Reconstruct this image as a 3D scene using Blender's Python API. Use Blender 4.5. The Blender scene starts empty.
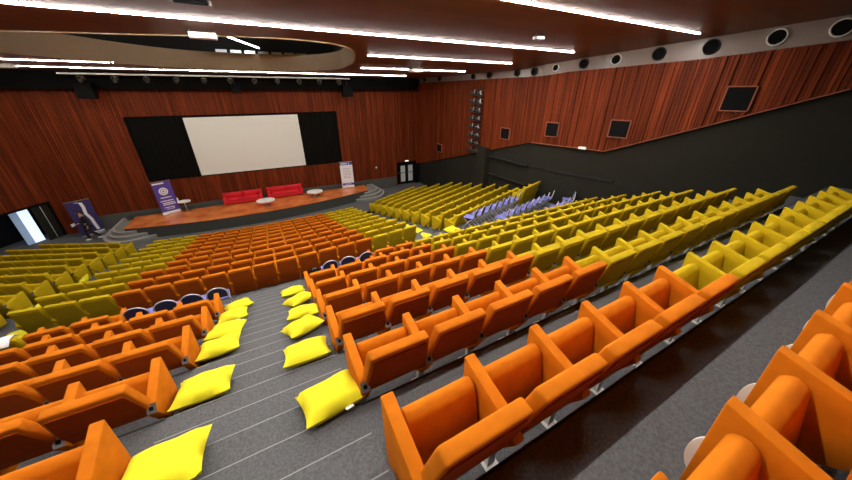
import bpy, bmesh, math, random
from math import radians as R, sin, cos, pi
from mathutils import Vector, Matrix
random.seed(11)
SC = bpy.context.scene
COL = SC.collection
EXPOSURE = 1.3
TUBE = 80.
K = 1.08            # survey units -> metres
Z0 = 6.55           # survey height of the hall floor below the camera

# ------------------------------------------------------------------ materials
def mat(name, col, rough=.7, metal=0., noise=0., nscale=40., bump=0., bscale=200., sheen=0., emit=None, estr=0., island=0., coat=0., spec=None):
    m = bpy.data.materials.new(name); m.use_nodes = True
    nt = m.node_tree; b = nt.nodes['Principled BSDF']
    c = (*col, 1)
    b.inputs['Base Color'].default_value = c
    b.inputs['Roughness'].default_value = rough
    b.inputs['Metallic'].default_value = metal
    if spec is not None: b.inputs['Specular IOR Level'].default_value = spec
    if sheen:
        b.inputs['Sheen Weight'].default_value = sheen
        b.inputs['Sheen Roughness'].default_value = .45
        b.inputs['Sheen Tint'].default_value = (*[min(1, x * 1.2 + .05) for x in col], 1)
    if coat:
        b.inputs['Coat Weight'].default_value = coat
        b.inputs['Coat Roughness'].default_value = .18
    if emit:
        b.inputs['Emission Color'].default_value = (*emit, 1)
        b.inputs['Emission Strength'].default_value = estr
    co = nt.nodes.new('ShaderNodeTexCoord')
    if noise or island:
        hs = nt.nodes.new('ShaderNodeHueSaturation'); hs.inputs['Color'].default_value = c
        val = None
        if noise:
            n = nt.nodes.new('ShaderNodeTexNoise'); n.inputs['Scale'].default_value = nscale; n.inputs['Detail'].default_value = 4
            nt.links.new(co.outputs['Object'], n.inputs['Vector'])
            mr = nt.nodes.new('ShaderNodeMapRange'); mr.inputs[1].default_value = .3; mr.inputs[2].default_value = .7
            mr.inputs[3].default_value = 1 - noise; mr.inputs[4].default_value = 1 + noise
            nt.links.new(n.outputs['Fac'], mr.inputs[0]); val = mr.outputs[0]
        if island:
            g = nt.nodes.new('ShaderNodeNewGeometry')
            mr2 = nt.nodes.new('ShaderNodeMapRange'); mr2.inputs[3].default_value = 1 - island; mr2.inputs[4].default_value = 1 + island
            nt.links.new(g.outputs['Random Per Island'], mr2.inputs[0])
            if val is None: val = mr2.outputs[0]
            else:
                mu = nt.nodes.new('ShaderNodeMath'); mu.operation = 'MULTIPLY'
                nt.links.new(val, mu.inputs[0]); nt.links.new(mr2.outputs[0], mu.inputs[1]); val = mu.outputs[0]
        nt.links.new(val, hs.inputs['Value']); nt.links.new(hs.outputs[0], b.inputs['Base Color'])
    if bump:
        n2 = nt.nodes.new('ShaderNodeTexNoise'); n2.inputs['Scale'].default_value = bscale; n2.inputs['Detail'].default_value = 3
        nt.links.new(co.outputs['Object'], n2.inputs['Vector'])
        bp = nt.nodes.new('ShaderNodeBump'); bp.inputs['Strength'].default_value = bump; bp.inputs['Distance'].default_value = .01
        nt.links.new(n2.outputs['Fac'], bp.inputs['Height']); nt.links.new(bp.outputs[0], b.inputs['Normal'])
    return m

def wood(name, c1, c2, rough, stretch, coat=0., island=0.):
    m = mat(name, c1, rough, coat=coat, island=island, spec=.12)
    nt = m.node_tree; b = nt.nodes['Principled BSDF']
    co = nt.nodes.new('ShaderNodeTexCoord'); mp = nt.nodes.new('ShaderNodeMapping'); mp.inputs['Scale'].default_value = stretch
    n = nt.nodes.new('ShaderNodeTexNoise'); n.inputs['Scale'].default_value = 1.; n.inputs['Detail'].default_value = 6
    cr = nt.nodes.new('ShaderNodeValToRGB')
    cr.color_ramp.elements[0].color = (*c1, 1); cr.color_ramp.elements[0].position = .32
    cr.color_ramp.elements[1].color = (*c2, 1); cr.color_ramp.elements[1].position = .7
    nt.links.new(co.outputs['Object'], mp.inputs[0]); nt.links.new(mp.outputs[0], n.inputs['Vector']); nt.links.new(n.outputs['Fac'], cr.inputs[0])
    hs = [x for x in nt.nodes if x.type == 'HUE_SAT']
    if hs: nt.links.new(cr.outputs[0], hs[0].inputs['Color'])
    else: nt.links.new(cr.outputs[0], b.inputs['Base Color'])
    return m

M = dict(
    orange=mat('orange_velvet', (.56, .150, .0025), .85, noise=.10, nscale=9, bump=.15, bscale=350, spec=.15),
    orange_shaded_board=mat('orange_shaded_board', (.34, .060, .002), .85, noise=.06, nscale=12, spec=.15),  # the orange velvet, darkened to paint in the shade on rear faces
    yellow=mat('yellow_velvet', (.48, .335, .004), .85, noise=.08, nscale=9, bump=.15, bscale=350, spec=.15),
    yellow_shaded_board=mat('yellow_shaded_board', (.37, .245, .003), .85, noise=.05, nscale=12, spec=.15),  # the yellow velvet with its rear-face shade put into the colour
    carpet=mat('grey_carpet', (.118, .120, .124), .95, noise=.25, nscale=55, bump=.5, bscale=240, spec=.1),
    nosing=mat('black_nosing', (.012, .012, .012), .5),
    nosing_line=mat('pale_nosing_line', (.30, .30, .30), .7),
    slat=wood('mahogany_slats', (.095, .0150, .0035), (.195, .035, .008), .6, (9, 9, .6), island=.28),
    ceiling=wood('ceiling_veneer', (.135, .036, .012), (.17, .048, .018), .42, (.25, 4, 4), coat=.08),
    charcoal=mat('charcoal_wall', (.021, .020, .015), .85, spec=.12, noise=.06, nscale=2),
    groove=mat('black_groove', (.006, .006, .006), .8),
    black=mat('matt_black', (.005, .005, .005), .8, spec=.08),
    void=mat('dark_void', (.035, .032, .03), .8),
    curtain=mat('black_drape', (.006, .006, .005), .95, spec=.05),
    band=mat('warm_grey_band', (.22, .165, .14), .32, noise=.05, nscale=1.5),
    tan=mat('tan_fascia', (.48, .34, .18), .5, noise=.04, nscale=2),
    screen=mat('screen_fabric', (.70, .71, .66), .95, spec=.1),
    stage=wood('stage_parquet', (.50, .125, .03), (.80, .27, .08), .2, (1.4, 1.4, 4), coat=.5),
    stage_face=mat('stage_face', (.045, .047, .040), .8, noise=.1, nscale=10),
    step=mat('grey_step', (.20, .20, .19), .9, noise=.2, nscale=60),
    step_edge=mat('pale_step_edge', (.36, .35, .33), .8),
    skirting=mat('grey_skirting', (.075, .075, .068), .8),
    sofa=mat('red_sofa', (.60, .005, .014), .6, noise=.06, nscale=10, sheen=.2),
    white=mat('white_laminate', (.86, .86, .84), .4),
    offwhite=mat('off_white_plate', (.72, .68, .58), .5),
    chrome=mat('brushed_metal', (.62, .62, .60), .3, metal=1.),
    steel=mat('grey_leg_metal', (.62, .61, .58), .6),
    darksteel=mat('dark_metal', (.04, .04, .04), .45, metal=.5),
    socket=mat('socket_plate', (.14, .135, .13), .5),
    pillow=mat('lemon_cotton', (.80, .71, .022), .9, spec=.2, noise=.05, nscale=6, bump=.25, bscale=60),
    tag=mat('white_tag', (.85, .85, .83), .7),
    purple=mat('purple_print', (.080, .050, .33), .55),
    navyprint=mat('navy_print', (.030, .018, .12), .6),
    print_white=mat('white_print', (.80, .79, .80), .6),
    bluechair=mat('lavender_blue_seat', (.17, .17, .50), .55),
    navy=mat('navy_back', (.018, .020, .065), .5),
    rim=mat('pale_chair_rim', (.58, .57, .60), .35, metal=.4),
    tube=mat('tube_light', (1, 1, 1), .5, emit=(1., .95, .89), estr=TUBE),
    tube_thin=mat('thin_tube_light', (1, 1, 1), .5, emit=(1., .90, .78), estr=48.),
    tube_rear=mat('rear_tube_light', (1, 1, 1), .5, emit=(1., .95, .89), estr=72.),
    tube_soft=mat('soft_tube_light', (1, 1, 1), .5, emit=(.95, .97, 1.), estr=15.),
    lens=mat('lamp_lens', (.03, .03, .035), .1),
    daylight=mat('daylight_pane', (.6, .7, .9), .5, emit=(.62, .76, 1.), estr=.5),
    daylight_dim=mat('pale_blue_pane', (.2, .28, .4), .5, emit=(.30, .42, .62), estr=.17),
    exitlamp=mat('white_exit_lamp', (.9, .9, .85), .5, emit=(1., .98, .9), estr=.55),
    glow=mat('lit_door_glazing', (.4, .4, .38), .5, emit=(.8, .82, .78), estr=.03),
    skin=mat('skin', (.45, .24, .16), .6), hair=mat('black_hair', (.012, .010, .010), .6),
    clothes=mat('black_clothes', (.014, .013, .015), .85), shoe=mat('white_shoe', (.7, .7, .7), .6),
    grille=mat('speaker_grille', (.004, .004, .004), .8, spec=.1, noise=.3, nscale=120),
    speaker_frame=mat('speaker_trim', (.26, .075, .035), .5),
    lampbody=mat('grey_lamp_body', (.05, .048, .045), .4, metal=.3),
    exting=mat('cream_plastic', (.62, .60, .55), .5),
)

# ------------------------------------------------------------------ mesh helpers
def fin(bm, name, mats, smooth=None):
    me = bpy.data.meshes.new(name)
    bmesh.ops.recalc_face_normals(bm, faces=bm.faces[:])
    bm.to_mesh(me); bm.free()
    for m in (mats if isinstance(mats, (list, tuple)) else [mats]): me.materials.append(m)
    if smooth is not None:
        for p in me.polygons: p.use_smooth = True
        me.set_sharp_from_angle(angle=R(smooth))
    return me
def link(name, me, parent=None, loc=(0, 0, 0), rz=0., rot=None):
    o = bpy.data.objects.new(name, me); COL.objects.link(o)
    o.location = loc; o.rotation_euler = rot if rot else (0, 0, rz)
    if parent: o.parent = parent
    return o
def tag(o, label=None, cat=None, group=None, kind=None):
    if label: o['label'] = label
    if cat: o['category'] = cat
    if group: o['group'] = group
    if kind: o['kind'] = kind
    return o
def thing(name, loc, label, cat, group=None, rz=0.):
    o = link(name, None, None, loc, rz); o.empty_display_size = .1
    return tag(o, label, cat, group)
def box(bm, x0, x1, y0, y1, z0, z1, mi=0):
    v = [bm.verts.new(p) for p in ((x0,y0,z0),(x1,y0,z0),(x1,y1,z0),(x0,y1,z0),(x0,y0,z1),(x1,y0,z1),(x1,y1,z1),(x0,y1,z1))]
    for f in ((0,1,2,3),(4,5,6,7),(0,1,5,4),(1,2,6,5),(2,3,7,6),(3,0,4,7)):
        bm.faces.new([v[i] for i in f]).material_index = mi
    return v
def hexa(bm, p, mi=0):      # 8 points: bottom quad then top quad
    v = [bm.verts.new(q) for q in p]
    for f in ((0,1,2,3),(4,5,6,7),(0,1,5,4),(1,2,6,5),(2,3,7,6),(3,0,4,7)):
        bm.faces.new([v[i] for i in f]).material_index = mi
    return v
def prism(bm, pts, off, mi=0):      # polygon of 3-D points swept by off
    a = [bm.verts.new(p) for p in pts]; b = [bm.verts.new(Vector(p) + Vector(off)) for p in pts]
    n = len(a)
    bm.faces.new(a).material_index = mi; bm.faces.new(b[::-1]).material_index = mi
    for i in range(n): bm.faces.new((a[i], b[i], b[(i+1) % n], a[(i+1) % n])).material_index = mi
    return a + b
def bevel(bm, w, seg=2, ang=20):
    bmesh.ops.recalc_face_normals(bm, faces=bm.faces[:])
    es = [e for e in bm.edges if len(e.link_faces) == 2 and e.calc_face_angle(0) > R(ang)]
    bmesh.ops.bevel(bm, geom=es, offset=w, segments=seg, profile=.5, affect='EDGES', clamp_overlap=True)
def tube(bm, pts, r, seg=8, mi=0, cap=True):
    pts = [Vector(p) for p in pts]; rings = []
    for i, p in enumerate(pts):
        d = (pts[min(i+1, len(pts)-1)] - pts[max(i-1, 0)]).normalized()
        a = d.orthogonal().normalized() if i == 0 else (rings[-1][1] - d * rings[-1][1].dot(d)).normalized()
        b = d.cross(a); rr = r[i] if isinstance(r, (list, tuple)) else r
        rings.append(([bm.verts.new(p + (a*cos(2*pi*k/seg) + b*sin(2*pi*k/seg)) * rr) for k in range(seg)], a))
    for i in range(len(rings)-1):
        A, B = rings[i][0], rings[i+1][0]
        for k in range(seg): bm.faces.new((A[k], A[(k+1) % seg], B[(k+1) % seg], B[k])).material_index = mi
    if cap:
        bm.faces.new(rings[0][0][::-1]).material_index = mi; bm.faces.new(rings[-1][0]).material_index = mi
def B(): return bmesh.new()
def lerp_tab(tab, x):
    if x <= tab[0][0]: return tab[0][1]
    for (a, fa), (b, fb) in zip(tab, tab[1:]):
        if x <= b: return fa + (fb - fa) * (x - a) / (b - a)
    return tab[-1][1]

# ------------------------------------------------------------------ camera (survey origin)
cam = bpy.data.cameras.new('camera'); co_ = bpy.data.objects.new('camera', cam); COL.objects.link(co_)
PITCH, YAW, FPX = R(26.411), R(28.8), 298.
cam.sensor_width = 36; cam.lens = FPX / 852 * 36; cam.clip_start = .02; cam.clip_end = 200
co_.rotation_euler = (pi/2 - PITCH, 0, -YAW)
SC.camera = co_
def proj(X, Y, Z):          # used only to decide which seats the photograph shows
    f = X*sin(YAW) + Y*cos(YAW); r = X*cos(YAW) - Y*sin(YAW)
    u = Z*cos(PITCH) + f*sin(PITCH); w = f*cos(PITCH) - Z*sin(PITCH)
    return (426 + FPX*r/w, 240 - FPX*u/w, w) if w > .05 else (-9999, -9999, w)

# ------------------------------------------------------------------ levels
RISE, PITCHY = .376, .96
def flr(k): return -2.17 - RISE*(k-1)             # rear platform k (0 = top)
def armY(k): return 1.055 + PITCHY*(k-1)
def edge(k): return .60 + PITCHY*k                # front edge of rear platform k
def flf(i): return -4.84 - .19*(9-i)              # front rows, i = 0 by the stage
AXL, AXR = -1.20, .285                            # the stepped aisle
W = .555
def ceilz(Y): return .85 + (.085*(11. - Y) if Y < 11. else 0.)
def wallAX(Y): return 11.4 - .25*(Y - 6.3)
KB = (10.95 - 10.57) / (21 - 9.63)
def wallBX(Y): return 10.57 + KB*(Y - 9.63)
LW = lambda t: (-9.46 - .54*t, 21 - .84*t)        # the doorway-side wall

# ------------------------------------------------------------------ floor
bm = B()
xl, xr = -14.5, 13.2
for k in range(-2, 8):       # rear platforms
    y1 = edge(k); y0 = edge(k-1)
    box(bm, xl, AXL, y0, y1, flr(k) - .6, flr(k)); box(bm, AXR, xr, y0, y1, flr(k) - .6, flr(k))
    for s in range(3):       # three treads per platform in the aisle
        ys0 = y0 + .32*s; ys1 = ys0 + .32
        z = flr(k) + RISE*(2-s)/3 if k < 7 else flr(7) + (RISE*(2-s)/3)
        box(bm, AXL, AXR, ys0, ys1, z - .6, z)
CE = edge(7)                 # end of the rear tiers
XC, RC = -.5, 30.
def carm(i, X): return 8.29 + .82*(9-i) + (X-XC)**2/(2*RC)
def cedge(i, X): return carm(i, X) + .33
N = 14; xs = [-5.45 + (4.75+5.45)*j/N for j in range(N+1)]
for i in range(10):
    for a, b in zip(xs, xs[1:]):
        ya = [cedge(i+1, a) if i < 9 else CE, cedge(i+1, b) if i < 9 else CE]; yb = [cedge(i, a), cedge(i, b)]
        z = flf(i)
        hexa(bm, [(a,ya[0],z-.5),(b,ya[1],z-.5),(b,yb[1],z-.5),(a,yb[0],z-.5),(a,ya[0],z),(b,ya[1],z),(b,yb[1],z),(a,yb[0],z)])
def wing(side, i):           # aisle-end arm front and row angle of a wing row
    if side > 0: return Vector((5.15 + .042*i, 16.3 - .855*i, 0)), R(25.5 - .7*i)
    return Vector((-5.69 - .05*i, 16.42 - .855*i, 0)), R(25.5 - .7*i)
def wline(side, i, d):       # platform edge: points at the aisle end and the wall end
    p, a = wing(side, i); n = Vector((-side*sin(a), cos(a), 0)); u = Vector((side*cos(a), sin(a), 0))
    q = p + n*d
    t0 = ((4.75 if side > 0 else -5.45) - q.x) / u.x
    t1 = ((12. if side > 0 else -14.4) - q.x) / u.x
    return q + u*t0, q + u*t1
for side in (1, -1):
    for i in range(10):
        z = flf(i)
        f0, f1 = wline(side, i, .33)
        if i < 9: r0, r1 = wline(side, i+1, .33)
        else: r0, r1 = Vector((f0.x, CE, 0)), Vector((f1.x, CE, 0))
        if i == 9 and side > 0:
            r0, r1 = wline(side, 9, -.42)
        hexa(bm, [(r0.x,r0.y,z-.5),(r1.x,r1.y,z-.5),(f1.x,f1.y,z-.5),(f0.x,f0.y,z-.5),(r0.x,r0.y,z),(r1.x,r1.y,z),(f1.x,f1.y,z),(f0.x,f0.y,z)])
# chair terrace behind the wall-side wing
r0, r1 = wline(1, 9, -.42)
hexa(bm, [(4.75,CE,-5.4),(12,CE,-5.4),(r1.x,r1.y,-5.4),(r0.x,r0.y,-5.4),(4.75,CE,flr(7)),(12,CE,flr(7)),(r1.x,r1.y,flr(7)),(r0.x,r0.y,flr(7))])
box(bm, -14.5, 13.2, 9, 22.5, -6.95, -6.55)
tag(link('floor', fin(bm, 'floor', M['carpet'])), kind='structure')

bm = B()                     # pale lines on the stair nosings
for k in range(-1, 8):
    for s in range(3):
        y = edge(k-1) + .32*(s+1); z = flr(k) + RISE*(2-s)/3
        box(bm, AXL+.02, AXR-.02, y-.005, y+.0015, z-.005, z+.002)
tag(link('trim_1', fin(bm, 'trim', M['nosing_line'])), kind='structure')
bm = B()                     # black nosings of the platforms
for k in range(-1, 8):
    y = edge(k); z = flr(k)
    for a, b in ((-13, AXL), (AXR, wallAX(y))): box(bm, a, b, y-.016, y+.003, z-.03, z+.003)
tag(link('trim_2', fin(bm, 'trim', M['nosing'])), kind='structure')

# ------------------------------------------------------------------ walls
def slats(P0, P1, zb, zt, cuts, name, wmin, wmax, dmax, mats=None, back=.06):
    """Vertical timber slats on a wall from P0 to P1 (room on the left of the direction), one mesh."""
    bm = B(); P0 = Vector((*P0, 0)); P1 = Vector((*P1, 0)); L = (P1-P0).length; u = (P1-P0)/L; n = Vector((-u.y, u.x, 0))
    rng = random.Random(name)
    s = 0.
    while s < L - .005:
        w = min(rng.uniform(wmin, wmax), L - s)
        d = rng.choice((.35, .6, 1., 1., .15)) * dmax
        a, b = s + .006, s + w - .006
        iv = [(None, None)]
        for (s0, s1, z0, z1) in cuts:
            if b > s0 and a < s1:
                nv = []
                for lo, hi in iv: nv += [(lo, z0), (z1, hi)]
                iv = nv
        for lo, hi in iv:
            za0 = zb(a) if lo is None else lo; zb0 = zb(b) if lo is None else lo
            za1 = zt(a) if hi is None else hi; zb1 = zt(b) if hi is None else hi
            if lo is not None and hi is None and lo >= za1 or lo is None and hi is not None and hi <= za0: continue
            pa, pb = P0 + u*a, P0 + u*b
            q = [pa - n*back, pb - n*back, pb + n*d, pa + n*d]
            hexa(bm, [(q[0].x,q[0].y,za0),(q[1].x,q[1].y,zb0),(q[2].x,q[2].y,zb0),(q[3].x,q[3].y,za0),
                      (q[0].x,q[0].y,za1),(q[1].x,q[1].y,zb1),(q[2].x,q[2].y,zb1),(q[3].x,q[3].y,za1)])
        s += w
    return link(name, fin(bm, name, mats or M['slat']))
# front wall: from the wall-side corner towards the doorway side (room on the left of the direction)
XF0, XF1 = 10.95, -9.46
fcut = [(XF0-4.92, XF0+5.42, -4.33, -1.10),              # screen recess
        (XF0-10.62, XF0-9.02, -7, -4.78)]                # door recess
def fzb(s):
    X = XF0 - s
    if X > 9.0: return -5.0 + .12*(10.95-X)
    return -6.55
tag(slats((XF0, 21), (XF1, 21), fzb, lambda s: .32, fcut, 'wall_front', .07, .13, .03), kind='structure')
bm = B(); box(bm, -9.6, 11.4, 21.06, 21.3, .2, 1.3); box(bm, -9.6, -5.42, 21.06, 21.3, -6.6, .3); box(bm, 4.92, 9.02, 21.06, 21.3, -6.6, .3)
box(bm, -5.42, 4.92, 21.06, 21.3, -6.6, -4.33); box(bm, -5.42, 4.92, 21.06, 21.3, -1.1, .3); box(bm, 10.62, 11.4, 21.06, 21.3, -6.6, .3); box(bm, 9.02, 10.62, 21.06, 21.3, -4.78, .3)
tag(link('wall_front_backing', fin(bm, 'wall_front_backing', M['black'])), kind='structure')
# wall-side wall: front part (B) and rear part (A)
def Bzb(s):     # s from rear (9.63) to front (21)
    return lerp_tab([(0, -1.95), (10.6, -4.83), (11.5, -5.0)], s)
LB = (Vector((10.95, 21)) - Vector((10.57, 9.63))).length
tag(slats((10.57, 9.63), (10.95, 21), Bzb, lambda s: .57, [], 'wall_right_front', .06, .12, .03), kind='structure')
A0 = (wallAX(-3.2), -3.2); A1 = (10.57, 9.63)
LA = (Vector(A1) - Vector(A0)).length
def AY(s): return -3.2 + (9.63+3.2)*s/LA
tag(slats(A0, A1, lambda s: lerp_tab([(-3.2, 2.4), (2.05, .08), (4.41, -.95), (6.76, -1.95), (9.63, -1.95)], AY(s)),
          lambda s: lerp_tab([(-3.2, 1.7), (2.42, 1.06), (4.96, .84), (8.64, .67), (9.63, .57)], AY(s)) if AY(s) > -1.2 else 2.45,
          [], 'wall_right', .06, .125, .07), kind='structure')
bm = B()        # thin lighter lip under the timber
for (y0, z0), (y1, z1) in zip([(2.05,.08),(4.41,-.95),(6.76,-1.95),(9.63,-1.95)], [(4.41,-.95),(6.76,-1.95),(9.63,-1.95),(9.63,-1.95)]):
    if y0 == y1: continue
    p = [(wallAX(y0), y0, z0), (wallAX(y1), y1, z1)]
    q = []
    for (x, y, z) in p: q.append([(x-.07,y,z-.03),(x+.05,y,z-.03),(x+.05,y,z),(x-.07,y,z)])
    hexa(bm, q[0] + q[1])
tag(link('trim_3', fin(bm, 'trim', M['speaker_frame'])), kind='structure')
def plainwall(name, P0, P1, z0, z1, th, m):
    bm = B(); P0, P1 = Vector((*P0, 0)), Vector((*P1, 0)); u = (P1-P0).normalized(); n = Vector((-u.y, u.x, 0))
    q = [P0, P1, P1 - n*th, P0 - n*th]
    hexa(bm, [(p.x, p.y, z0) for p in q] + [(p.x, p.y, z1) for p in q])
    return tag(link(name, fin(bm, name, M[m])), kind='structure')
plainwall('wall_right_lower', (wallAX(-3.2), -3.2), (10.57, 9.63), -7, 2.6, .3, 'charcoal').location.x += .065
plainwall('wall_right_lower_front', (10.57, 9.63), (10.95, 21.2), -7, 1.2, .3, 'charcoal').location.x += .065
bm = B()        # reveals in the charcoal wall and the pilaster
def onA(y, z, y2, z2, h, d):
    a = [(wallAX(y)+.10, y, z), (wallAX(y2)+.10, y2, z2)]
    hexa(bm, [(a[0][0],a[0][1],z),(a[1][0],a[1][1],z2),(a[1][0],a[1][1],z2+h),(a[0][0],a[0][1],z+h)] + [(a[0][0]-d,a[0][1],z),(a[1][0]-d,a[1][1],z2),(a[1][0]-d,a[1][1],z2+h),(a[0][0]-d,a[0][1],z+h)])
onA(6.25, -3.06, 8.9, -3.06, .10, .075); onA(9.05, -3.02, 9.6, -3.02, .06, .072)
box(bm, 10.5, 10.64, 9.7, 12.3, -3.02, -2.97); box(bm, 10.5, 10.64, 9.7, 12.3, -3.9, -3.86)
tag(link('trim_4', fin(bm, 'trim', M['groove'])), kind='structure')
bm = B(); box(bm, 10.42, 10.8, 12.5, 13.3, -6.6, -2.62)
tag(link('trim_5', fin(bm, 'trim', M['charcoal'])), kind='structure')
# porthole band above the timber
bm = B()
for Pa, Pb, za, zb_ in (((wallAX(-.8)+.02, -.8), (10.59, 9.63), 1.50, .57), ((10.59, 9.63), (10.97, 21.), .57, .57)):
    m_ = 12
    for j in range(m_):
        a = j/m_; b = (j+1)/m_
        f = lambda t: (Pa[0]+(Pb[0]-Pa[0])*t, Pa[1]+(Pb[1]-Pa[1])*t, za+(zb_-za)*t)
        p, q = f(a), f(b)
        if Pa[1] < 9: p = (p[0], p[1], lerp_tab([(-1.2, 1.5), (2.42, 1.06), (4.96, .84), (8.64, .67), (9.63, .57)], p[1])); q = (q[0], q[1], lerp_tab([(-1.2, 1.5), (2.42, 1.06), (4.96, .84), (8.64, .67), (9.63, .57)], q[1]))
        hexa(bm, [(p[0]+.03,p[1],p[2]),(p[0]+.1,p[1],p[2]),(q[0]+.1,q[1],q[2]),(q[0]+.03,q[1],q[2]),
                  (p[0]+.03,p[1],ceilz(p[1])+.1),(p[0]+.1,p[1],ceilz(p[1])+.1),(q[0]+.1,q[1],ceilz(q[1])+.1),(q[0]+.03,q[1],ceilz(q[1])+.1)])
tag(link('trim_6', fin(bm, 'trim', M['band'])), kind='structure')
# doorway-side wall
def lcut(t0, t1, z1): return (t0, t1, -7, z1)
p9 = LW(9.5)
o = slats(LW(0), p9, lambda s: -6.6, lambda s: .86, [lcut(.02, 2.6, -4.76)], 'wall_left', .07, .13, .03)
tag(o, kind='structure')
o = slats(p9, (p9[0], -3.2), lambda s: -6.6, lambda s: ceilz(p9[1] - s), [], 'wall_left_rear', .12, .2, .03)
tag(o, kind='structure')
plainwall('wall_back', (-14.6, -3.2), (14, -3.2), -2, 3, .3, 'charcoal')
# ------------------------------------------------------------------ ceiling with its rounded opening
y0t = [(-6,10.6),(-5,9.9),(-3.67,9.4),(-2.5,9.15),(-1.6,9.0),(0,8.6),(1.4,8.45),(2.5,8.75),(3.0,9.6),(3.4,11.2),(3.65,13.6)]
y1t = [(-6,10.6),(-4.85,12.15),(-3.6,14.5),(-2.4,15.9),(-1.3,16.5),(.46,16.55),(2,16.3),(3.0,15.6),(3.5,14.6),(3.65,13.6)]
def smooth_tab(t):
    out = list(t)
    for _ in range(2):
        n = [out[0]]
        for a, b in zip(out, out[1:]): n += [(a[0]*.75+b[0]*.25, a[1]*.75+b[1]*.25), (a[0]*.25+b[0]*.75, a[1]*.25+b[1]*.75)]
        out = n + [out[-1]]
    return out
y0s, y1s = smooth_tab(y0t), smooth_tab(y1t)
bm = B()
XS = [-14.6 + .4*i for i in range(21)]; XS = [x for x in XS if x < -6.01] + [-6 + (9.65)*i/60 for i in range(61)] + [3.9 + .5*i for i in range(20)] + [13.6]
def strip(xa, xb, ya0, ya1, yb0, yb1):
    brk = [0, .25, .5, .75, 1]
    def pts(y0, y1):
        return [y0, min(max(y0, min(11., y1)), y1), y1]
    A, C = pts(ya0, ya1), pts(yb0, yb1)
    for j in range(2):
        if abs(A[j+1]-A[j]) < 1e-6 and abs(C[j+1]-C[j]) < 1e-6: continue
        P = [(xa, A[j]), (xb, C[j]), (xb, C[j+1]), (xa, A[j+1])]
        vs = []
        for p in P:
            if not vs or (Vector(p)-Vector(vs[-1])).length > 1e-6: vs.append(p)
        if (Vector(vs[0])-Vector(vs[-1])).length < 1e-6: vs.pop()
        if len(vs) > 2: bm.faces.new([bm.verts.new((x, y, ceilz(y))) for x, y in vs])
for xa, xb in zip(XS, XS[1:]):
    if xb <= -6 + 1e-6 or xa >= 3.65 - 1e-6: strip(xa, xb, -3.3, 21.3, -3.3, 21.3)
    else:
        strip(xa, xb, -3.3, lerp_tab(y0s, xa), -3.3, lerp_tab(y0s, xb)); strip(xa, xb, lerp_tab(y1s, xa), 21.3, lerp_tab(y1s, xb), 21.3)
bmesh.ops.remove_doubles(bm, verts=bm.verts[:], dist=1e-4)
tag(link('ceiling', fin(bm, 'ceiling', M['ceiling'])), kind='structure')
loop = [(x, y) for x, y in y0s] + [(x, y) for x, y in reversed(y1s[:-1])][:-1]
bm = B(); n = len(loop); low = []; 
for x, y in loop: low.append((bm.verts.new((x, y, ceilz(y)-.012)), bm.verts.new((x, y, ceilz(y)+.60)), bm.verts.new((x*1.012, y+(y-12.5)*.012, ceilz(y)+.60)), bm.verts.new((x*1.012, y+(y-12.5)*.012, ceilz(y)-.012))))
for i in range(n):
    a, b = low[i], low[(i+1) % n]
    for j in range(4): bm.faces.new((a[j], a[(j+1) % 4], b[(j+1) % 4], b[j]))
tag(link('trim_7', fin(bm, 'trim', M['tan'], 40)), kind='structure')
bm = B(); box(bm, -8, 4.4, 7.8, 17.6, 3.0, 3.1); box(bm, -8, 4.4, 17.5, 17.6, 1.2, 3.1); box(bm, -8, 4.4, 7.8, 7.9, 1.2, 3.1); box(bm, -8, -7.9, 7.8, 17.6, 1.2, 3.1); box(bm, 4.3, 4.4, 7.8, 17.6, 1.2, 3.1)
tag(link('ceiling_void', fin(bm, 'ceiling_void', M['void'])), kind='structure')
bm = B(); box(bm, -9.4, 10.6, 20.55, 20.75, .12, .9)  # black pelmet, extended downward to stand in for shade on the timber top
tag(link('trim_8', fin(bm, 'trim', M['black'])), kind='structure')

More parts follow.
